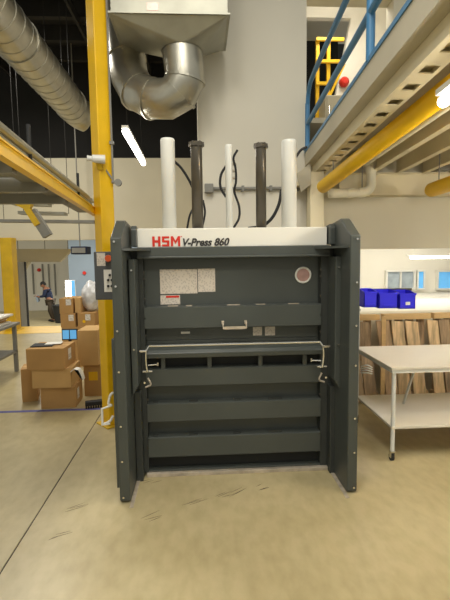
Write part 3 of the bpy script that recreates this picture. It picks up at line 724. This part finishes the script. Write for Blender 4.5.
for k in range(4): tube(b, spline([at(357, 364+k*2, 3.9), at(363, 362.5+k*2.5, 3.8), at(368, 365+k*2, 3.78)], 4), .006, 6)
for v in b.verts: v.co += Vector((0, -.1, 0))
o = obj('cable_tie_bundle', b, M['white_metal']); tag(o, 'small bundle of white ties hanging beside press frame under tabletop', 'ties')
o.parent = None
# blue bins
def bin_(px0, px1, py0, py1, Y, label, tag_=False, dep=.2):
    a = at(px0, py1, Y); c = at(px1, py0, Y); W = c.x-a.x-.012; Hh = c.z-a.z
    t = thing('storage_bin', label, 'bin', (a.x, Y, a.z), 0, 'blue bins hung behind the table')
    b = B(); th = .006
    box(b, 0, W, 0, dep, 0, th)
    prism(b, [(0, .0), (dep, 0), (dep, Hh), (dep*.55, Hh), (.0, Hh*.86)], 'x', 0, th)
    prism(b, [(0, .0), (dep, 0), (dep, Hh), (dep*.55, Hh), (.0, Hh*.86)], 'x', W-th, W)
    box(b, 0, W, 0, th, 0, Hh*.80); box(b, 0, W, dep-th, dep, 0, Hh)
    obj('tray', b, M['binblue'], t)
    obj('lip', box(B(), -.004, W+.004, -.008, 0, Hh*.78, Hh*.88), M['binblue'], t)
    obj('label_slot', box(B(), W*.15, W*.85, -.006, 0, Hh*.12, Hh*.2), M['binblue'], t)
    obj('hook', box(B(), W*.3, W*.7, dep, dep+.004, Hh*.7, Hh*.9), M['binblue'], t)
    if tag_: obj('card', box(B(), W*.35, W*.35+.045, -.009, -.0075, Hh*.22, Hh*.40), M['paper'], t, 'small white card')
bin_(364, 378.5, 289.5, 307.5, 4.06, 'blue plastic bin nearest the press, leftmost of three')
bin_(379, 399, 290.5, 308.5, 4.05, 'middle blue plastic bin of three, above second pallet')
bin_(399.5, 417, 291, 309, 4.04, 'blue plastic bin with small white card, rightmost of three', True)

# ------------------------------------------------------------------ cardboard boxes
def carton(px0, px1, py0, py1, Y, dep, label, rz=0., m='kraft', lab=(), flap=False, z0=None):
    a = at(px0, py1, Y); c = at(px1, py0, Y); W = c.x-a.x
    zb0 = a.z if z0 is None else z0; Hh = c.z-zb0
    t = thing('cardboard_box', label, 'box', (a.x, Y, zb0), rz, 'cardboard boxes left of the press')
    b = B(); box(b, 0, W, 0, dep, 0, Hh); obj('carton', b, M[m], t, bevel=.003)
    obj('tape_strip', box(B(), .0, W, dep/2-.025, dep/2+.025, Hh+.0002, Hh+.001), M['kraft2'], t)
    for (u0, u1, v0, v1) in lab: obj('shipping_label', box(B(), W*u0, W*u1, -.002, -.0002, Hh*v0, Hh*v1), M['print2'], t)
    if flap:
        b = B(); prism(b, [(0, Hh), (-.12, Hh+.05), (-.12, Hh+.054), (0, Hh+.004)], 'x', .003, W-.003); obj('flap', b, M['kraft2'], t)
    return t, zb0+Hh
# front stack of three
def put(x0, x1, Y, dep, z0, z1, label, rz, m='kraft', lab=(), side=None, flap=False):
    t = thing('cardboard_box', label, 'box', (x0, Y, z0), rz, 'cardboard boxes left of the press')
    W = x1-x0; Hh = z1-z0
    obj('carton', box(B(), 0, W, 0, dep, 0, Hh), M[m], t, bevel=.003)
    obj('tape_strip', box(B(), .004, W-.004, dep/2-.025, dep/2+.025, Hh+.0002, Hh+.001), M['kraft2'], t)
    for (u0, u1, v0, v1) in lab: obj('shipping_label', box(B(), W*u0, W*u1, -.002, -.0002, Hh*v0, Hh*v1), M['print2'], t)
    if side: obj('side_label', box(B(), W+.0002, W+.002, dep*side[0], dep*side[1], Hh*side[2], Hh*side[3]), M['print2'], t)
    if flap:
        obj('flap', prism(B(), [(0, Hh), (-.10, Hh-.09), (-.10, Hh-.086), (0, Hh+.004)], 'y', .003, dep-.003), M['kraft2'], t)
    return t
Y0 = 5.0
def X_(px, Y, py=380): return at(px, py, Y).x
za_ = at(60, 388, Y0).z; zb2 = at(60, 369, Y0).z; zc_ = at(60, 348, Y0).z
put(X_(39, Y0), X_(74, Y0), Y0+.02, .36, 0, za_, 'bottom box of the front cardboard stack', .05, lab=(), side=(.25, .5, .3, .8))
put(X_(32, Y0), X_(71, Y0), Y0-.0, .40, za_+.001, zb2, 'middle box of front cardboard stack with curled paper', .0, m='kraft2', flap=False)
t = put(X_(28, Y0), X_(66, Y0), Y0-.02, .42, zb2+.001, zc_, 'top box of front cardboard stack carrying a black folder', -.02, side=(.35, .6, .3, .85))
put(X_(20, Y0+.25), X_(35, Y0+.25), Y0+.28, .3, 0, at(28, 370, Y0+.25).z, 'small opened box leaning behind front stack at left', .25, flap=False)
b = B(); q = at(42, 343, Y0+.15); 
o = thing('black_folder', 'flat black folder lying on the top front box', 'folder', (X_(28, Y0)+.02, Y0+.06, zc_+.0015), .1)
obj('cover', box(B(), 0, .24, 0, .2, 0, .012), M['rubber'], o, bevel=.003); obj('sheet', box(B(), .14, .32, .08, .22, .0125, .016), M['paper'], o)
b = B(); p = Vector((X_(71, Y0)+.062, Y0-.0, zb2-.03))
pl = [(0, .0), (.04, .03), (.09, .02), (.12, -.05), (.13, -.10)]
poly = pl+[(u+.006, v-.006) for u, v in pl[::-1]]
prism(b, [(p.x+u-.06, p.z+v-.00) for u, v in poly], 'y', p.y-.03, p.y+.08)
tag(obj('curled_paper', b, M['paper']), 'curled white printed sheet sticking out of middle front box', 'paper')
# rear stack, higher
Y1 = 6.2
h1 = at(75, 360, Y1).z; h2 = at(75, 329, Y1).z; h3 = at(75, 313, Y1).z
xk = X_(63, 6.6)
t1 = put(X_(84, 5.45), X_(101, 5.45), 5.45, .4, 0, at(90, 365, 5.45).z, 'box with yellow sticker at bottom of stack beside yellow column', 0, m='kraft', lab=())
zk = at(90, 365, 5.45).z; q = at(92, 374, 5.44)
obj('yellow_sticker', box(B(), .06, .17, -.002, -.0002, .20, .31), M['yellow'], t1, 'bright yellow square sticker')
put(X_(80, 5.45), X_(100, 5.45), 5.42, .42, zk+.001, at(90, 330, 5.45).z, 'tall box resting against yellow column above sticker box', .0, m='kraft2')
hb = .42
put(X_(64, 7), X_(94, 7)+.3, 7.0, .8, 0, at(70, 327, 7).z-.001, 'large box forming the base under the far boxes', 0, m='kraft')
zq = at(70, 327, 7).z
put(X_(63.5, 7), X_(78, 7), 7.0, .45, zq, at(70, 313.5, 7).z-.001, 'lower far box with white label left of dotted box', 0, lab=((.55, .9, .45, .9),))
put(X_(63, 7), X_(76, 7), 7.0, .45, at(70, 313.5, 7).z, at(70, 298.5, 7).z, 'upper far box with white label, below blue window glare', 0, lab=((.5, .9, .55, .95),))
t = put(X_(80, 7), X_(97, 7), 7.02, .5, zq, at(88, 313, 7).z-.001, 'far box with white label and round yellow dot', 0, lab=((.45, .75, .45, .9),))
obj('yellow_dot', cyl(B(), (.10, -.003, .08), (.10, -.0003, .08), .025, 16), M['yellow'], t, 'round yellow dot sticker')
put(X_(76.8, 7.0)+.01, X_(83, 7), 7.05, .4, at(88, 313, 7).z, at(80, 298, 7).z, 'narrow pale far box beside wrapped bundle', 0, m='kraft2')
# wrapped bundle
a = at(76, 312, 7.05); c = at(97, 282, 7.05)
b = B(); bmesh.ops.create_icosphere(b, subdivisions=4, radius=1)
random.seed(5)
from mathutils import noise
zbn = at(88, 313, 7).z
for v in b.verts:
    n_ = noise.noise(v.co*2.2)*.13+noise.noise(v.co*6)*.05
    s = 1+n_; v.co = Vector((v.co.x*.165*s, v.co.y*.2*s, max(-.24, v.co.z*.25*s)))
o = obj('wrapped_bundle', b, M['plastic'], smooth=True); o.location = (X_(91.5, 7.05), 7.30, zbn+.242)
tag(o, 'lumpy bundle in clear plastic wrap on far boxes', 'bundle')
# dark brush on the floor by the column
t = thing('floor_brush', 'black brush head lying on the floor at foot of yellow column', 'brush', (at(92, 408, 4.95).x, 5.02, 0), .25)
obj('head', box(B(), -.09, .12, -.04, .04, .03, .08), M['rubber'], t, bevel=.01)
b = B()
for i in range(8):
    for j in (-1, 0, 1): cyl(b, (-.08+i*.027, j*.025, 0), (-.08+i*.027, j*.022, .03), .008, 6)
o = obj('bristles', b, M['rubber'], t); o['kind'] = 'stuff'
# ------------------------------------------------------------------ packing bench far left
t = thing('packing_bench', 'grey packing bench with paper piles at left edge', 'bench', (0, 0, 0))
xr = at(21, 335, 6.9).x
obj('bench_top', box(B(), xr-1.6, xr, 5.6, 6.9, .72, .76), M['grey'], t, bevel=.005)
obj('shelf', box(B(), xr-1.55, xr-.04, 5.65, 6.85, .3, .33), M['grey'], t)
for x in (xr-1.55, xr-.09):
    for y in (5.65, 6.8): obj('leg', box(B(), x, x+.05, y, y+.05, 0, .72), M['grey'], t)
random.seed(11)
def sheets(x, y, z, n, label, cat='paper'):
    t = thing('paper_stack', label, cat, (x, y, z), 0, 'papers on the packing bench')
    for k in range(n):
        dx, dy = random.uniform(-.05, .05), random.uniform(-.04, .04)
        obj('sheet', box(B(), -.35+dx, .2+dx, -.2+dy, .25+dy, k*.028, k*.028+.022+.0055), M['paper'] if k % 2 == 0 else M['kraft2'], t)
sheets(xr-.28, 5.85, .7605, 4, 'layered pile of sheets at near end of the packing bench')
sheets(xr-.30, 6.5, .7605, 5, 'taller pile of white sheets at far end of packing bench')
sheets(xr-.35, 6.1, .3305, 3, 'pile of sheets on lower shelf of the packing bench')
# ------------------------------------------------------------------ far things
q = at(79, 250, 10.4)
t = thing('fan_heater', 'dark blue box heater hanging beside the loading opening', 'heater')
obj('casing', box(B(), q.x-.16, q.x+.2, 10.3, 10.7, q.z-.10, q.z+.08), M['navy'], t, bevel=.01)
obj('hanger', cyl(B(), (q.x, 10.5, q.z+.08), (q.x, 10.5, 6.5), .015, 8), M['grey'], t)
obj('grille', box(B(), q.x-.13, q.x+.17, 10.28, 10.299, q.z-.07, q.z+.05), M['grey'], t)
q = at(84, 273, 20.9); 
tag(obj('red_sign', cyl(B(), (q.x, 20.93, q.z), (q.x, 20.995, q.z), .08, 20), M['red']), 'small red sign on the blue grey wall far left', 'sign')
q = at(38, 270, 24.8); tag(obj('alarm_bell', tube(B(), [(q.x, 24.99, q.z), (q.x, 24.9, q.z), (q.x, 24.85, q.z)], [.10, .09, .06], 16), M['red']), 'small red bell on the white loading wall', 'bell')
a = at(66, 303, 20.9); c = at(75, 280, 20.9)
o = struct('window_4', box(B(), a.x, c.x, 20.9, 20.98, a.z, c.z), M['white_metal']); obj('pane', box(B(), a.x+.03, c.x-.2, 20.88, 20.899, a.z+.03, c.z-.03), M['lamp'], o); obj('pane', box(B(), c.x-.18, c.x-.02, 20.88, 20.899, a.z+.03, c.z-.03), M['skyglass'], o)
# glimpse of blue monitor glow between boxes
a = at(62, 340, 5.9); c = at(77, 329, 5.9)
t = thing('blue_monitor', 'small blue glowing screen between front and far boxes', 'monitor', (a.x, 5.9, a.z))
obj('bezel', box(B(), 0, c.x-a.x, .0, .03, 0, c.z-a.z), M['rubber'], t); obj('screen', box(B(), .012, (c.x-a.x)/2-.006, -.002, -.0002, .012, c.z-a.z-.012), M['skyglass'], t); obj('screen', box(B(), (c.x-a.x)/2+.006, c.x-a.x-.012, -.002, -.0002, .012, c.z-a.z-.012), M['skyglass'], t)
obj('stand', box(B(), .08, .12, .01, .025, -a.z, 0), M['rubber'], t)
# dark bin behind the person
q = at(61.5, 312, 20); t = thing('waste_bin', 'black waste bin behind the far person', 'bin', (q.x, 20, -1.1))
obj('tub', tube(B(), [(0, 0, 0), (0, 0, .75)], [.28, .36], 16), M['rubber'], t); obj('rim', tube(B(), [(0, 0, .75), (0, 0, .80)], .39, 16), M['rubber'], t)

# ------------------------------------------------------------------ person (stooping worker, facing left)
def skin(name, verts, edges, radii, m, parent, root=0, sub=2):
    me = bpy.data.meshes.new(name); me.from_pydata(verts, edges, [])
    o = bpy.data.objects.new(name, me); C.objects.link(o)
    s = o.modifiers.new('skin', 'SKIN'); s.use_smooth_shade = True
    for i, v in enumerate(me.skin_vertices[0].data):
        r = radii[i]; v.radius = r if isinstance(r, tuple) else (r, r); v.use_root = (i == root)
    u = o.modifiers.new('sub', 'SUBSURF'); u.levels = sub; u.render_levels = sub
    bpy.context.view_layer.update(); dg = bpy.context.evaluated_depsgraph_get()
    m2 = bpy.data.meshes.new_from_object(o.evaluated_get(dg)); bpy.data.objects.remove(o)
    m2.materials.clear(); m2.materials.append(m)
    for p in m2.polygons: p.use_smooth = True
    o = bpy.data.objects.new(name, m2); C.objects.link(o); o.parent = parent; return o
pz = -1.1; q = at(50, 318, 20.4)
pr = thing('person', 'person in navy top and brown trousers stooping over their hands at far left', 'person', (q.x, 20.4, pz))
pr.scale = (1.12, 1.12, 1.06)
# local x: left is negative (facing -x)
V = [(.04, 0, .92), (.0, 0, 1.10), (-.05, 0, 1.30), (-.10, 0, 1.42), (-.16, 0, 1.50),      # pelvis, waist, chest, neck base, neck
     (-.06, .18, 1.38), (-.10, .24, 1.12), (-.32, .15, 1.06), (-.40, .12, 1.10),
     (-.06, -.18, 1.38), (-.12, -.24, 1.12), (-.34, -.14, 1.08), (-.42, -.10, 1.12),
     (.05, .10, .86), (-.04, .11, .48), (.08, .12, .08), (-.08, .12, .03),
     (.05, -.10, .86), (.10, -.11, .48), (.24, -.12, .08), (.08, -.12, .03)]
E_ = [(0, 1), (1, 2), (2, 3), (3, 4), (3, 5), (5, 6), (6, 7), (7, 8), (3, 9), (9, 10), (10, 11), (11, 12), (0, 13), (13, 14), (14, 15), (15, 16), (0, 17), (17, 18), (18, 19), (19, 20)]
Rr = [.14, .14, .16, .10, .055, .075, .05, .038, .03, .075, .05, .038, .03, .10, .065, .045, .035, .10, .065, .045, .035]
skin('body', V, E_, Rr, M['skin'], pr)
skin('jacket', V[:4]+[V[5], V[6], (-.28, .16, 1.07), V[9], V[10], (-.30, -.15, 1.09)], [(0, 1), (1, 2), (2, 3), (3, 4), (4, 5), (5, 6), (3, 7), (7, 8), (8, 9)], [.165, .165, .185, .12, .095, .07, .055, .095, .07, .055], M['navy'], pr)
skin('trousers', [V[0], V[13], V[14], (.075, .12, .1), V[17], V[18], (.235, -.12, .1)], [(0, 1), (1, 2), (2, 3), (0, 4), (4, 5), (5, 6)], [.16, .12, .085, .07, .12, .085, .07], M['trousers'], pr)
for s, x in ((.12, 0), (-.12, .16)):
    skin('shoe', [(x+.08, s, .05), (x-.02, s, .045), (x-.12, s, .035)], [(0, 1), (1, 2)], [.05, .05, .04], M['rubber'], pr, 0, 1)
b = B(); bmesh.ops.create_uvsphere(b, u_segments=20, v_segments=14, radius=1)
for v in b.verts:
    x, y, z = v.co; v.co = (x*.10-(.012 if x < -.3 and -.5 < z < 0 else 0), y*.078*(1-.15*(z < -.4)), z*.125)
    if abs(y) < .25 and -.25 < z < .1 and x < -.85: v.co.x -= .025
hd_ = obj('head', b, M['skin'], pr, smooth=True); hd_.location = (-.21, 0, 1.60); hd_.rotation_euler = (0, -.45, 0)
b = B(); bmesh.ops.create_uvsphere(b, u_segments=18, v_segments=12, radius=1)
bmesh.ops.delete(b, geom=[v for v in b.verts if v.co.z < -.1 and v.co.x < .2 or v.co.z < -.6], context='VERTS')
for v in b.verts: v.co = (v.co.x*.112+.012, v.co.y*.09, v.co.z*.137+.004)
obj('hair', b, M['hair'], hd_, smooth=True)
for s in (-1, 1):
    b = B(); bmesh.ops.create_uvsphere(b, u_segments=8, v_segments=6, radius=.013); bmesh.ops.translate(b, verts=b.verts, vec=(-.092, s*.032, .01)); obj('eye', b, M['rubber'], hd_)
    b = B(); bmesh.ops.create_uvsphere(b, u_segments=8, v_segments=6, radius=.024); bmesh.ops.translate(b, verts=b.verts, vec=(.01, s*.078, -.01)); obj('ear', b, M['skin'], hd_)
b = B(); box(b, -.10, -.085, -.025, .025, -.062, -.054); obj('mouth', b, M['orange'], hd_)
for s, w_ in ((1, Vector(V[8])), (-1, Vector(V[12]))):
    vs = [tuple(w_), tuple(w_+Vector((-.05, 0, .01)))]; es = [(0, 1)]; rs = [.03, (.035, .02)]
    for k in range(4):
        i = len(vs); base = w_+Vector((-.08, (k-1.5)*.02, .01)); L = (.07, .08, .075, .06)[k]
        vs += [tuple(base), tuple(base+Vector((-L*.5, 0, -.005))), tuple(base+Vector((-L*.8, 0, -.03)))]; es += [(1, i), (i, i+1), (i+1, i+2)]; rs += [.011, .009, .008]
    i = len(vs); vs += [tuple(w_+Vector((-.04, -s*.04, .01))), tuple(w_+Vector((-.08, -s*.055, .0)))]; es += [(1, i), (i, i+1)]; rs += [.011, .009]
    skin('hand', vs, es, rs, M['skin'], pr, 0, 1)
q2 = (-.50, .0, 1.13)
t = thing('folded_cloth', 'light blue folded cloth held by the far person', 'cloth', (q.x-.50, 20.4, pz+1.16))
obj('cloth', prism(B(), [(-.05, -.10), (.0, -.26), (.06, -.22), (.05, .04), (-.02, .06)], 'y', -.10, .10), M['wall_blue'], t)
pass
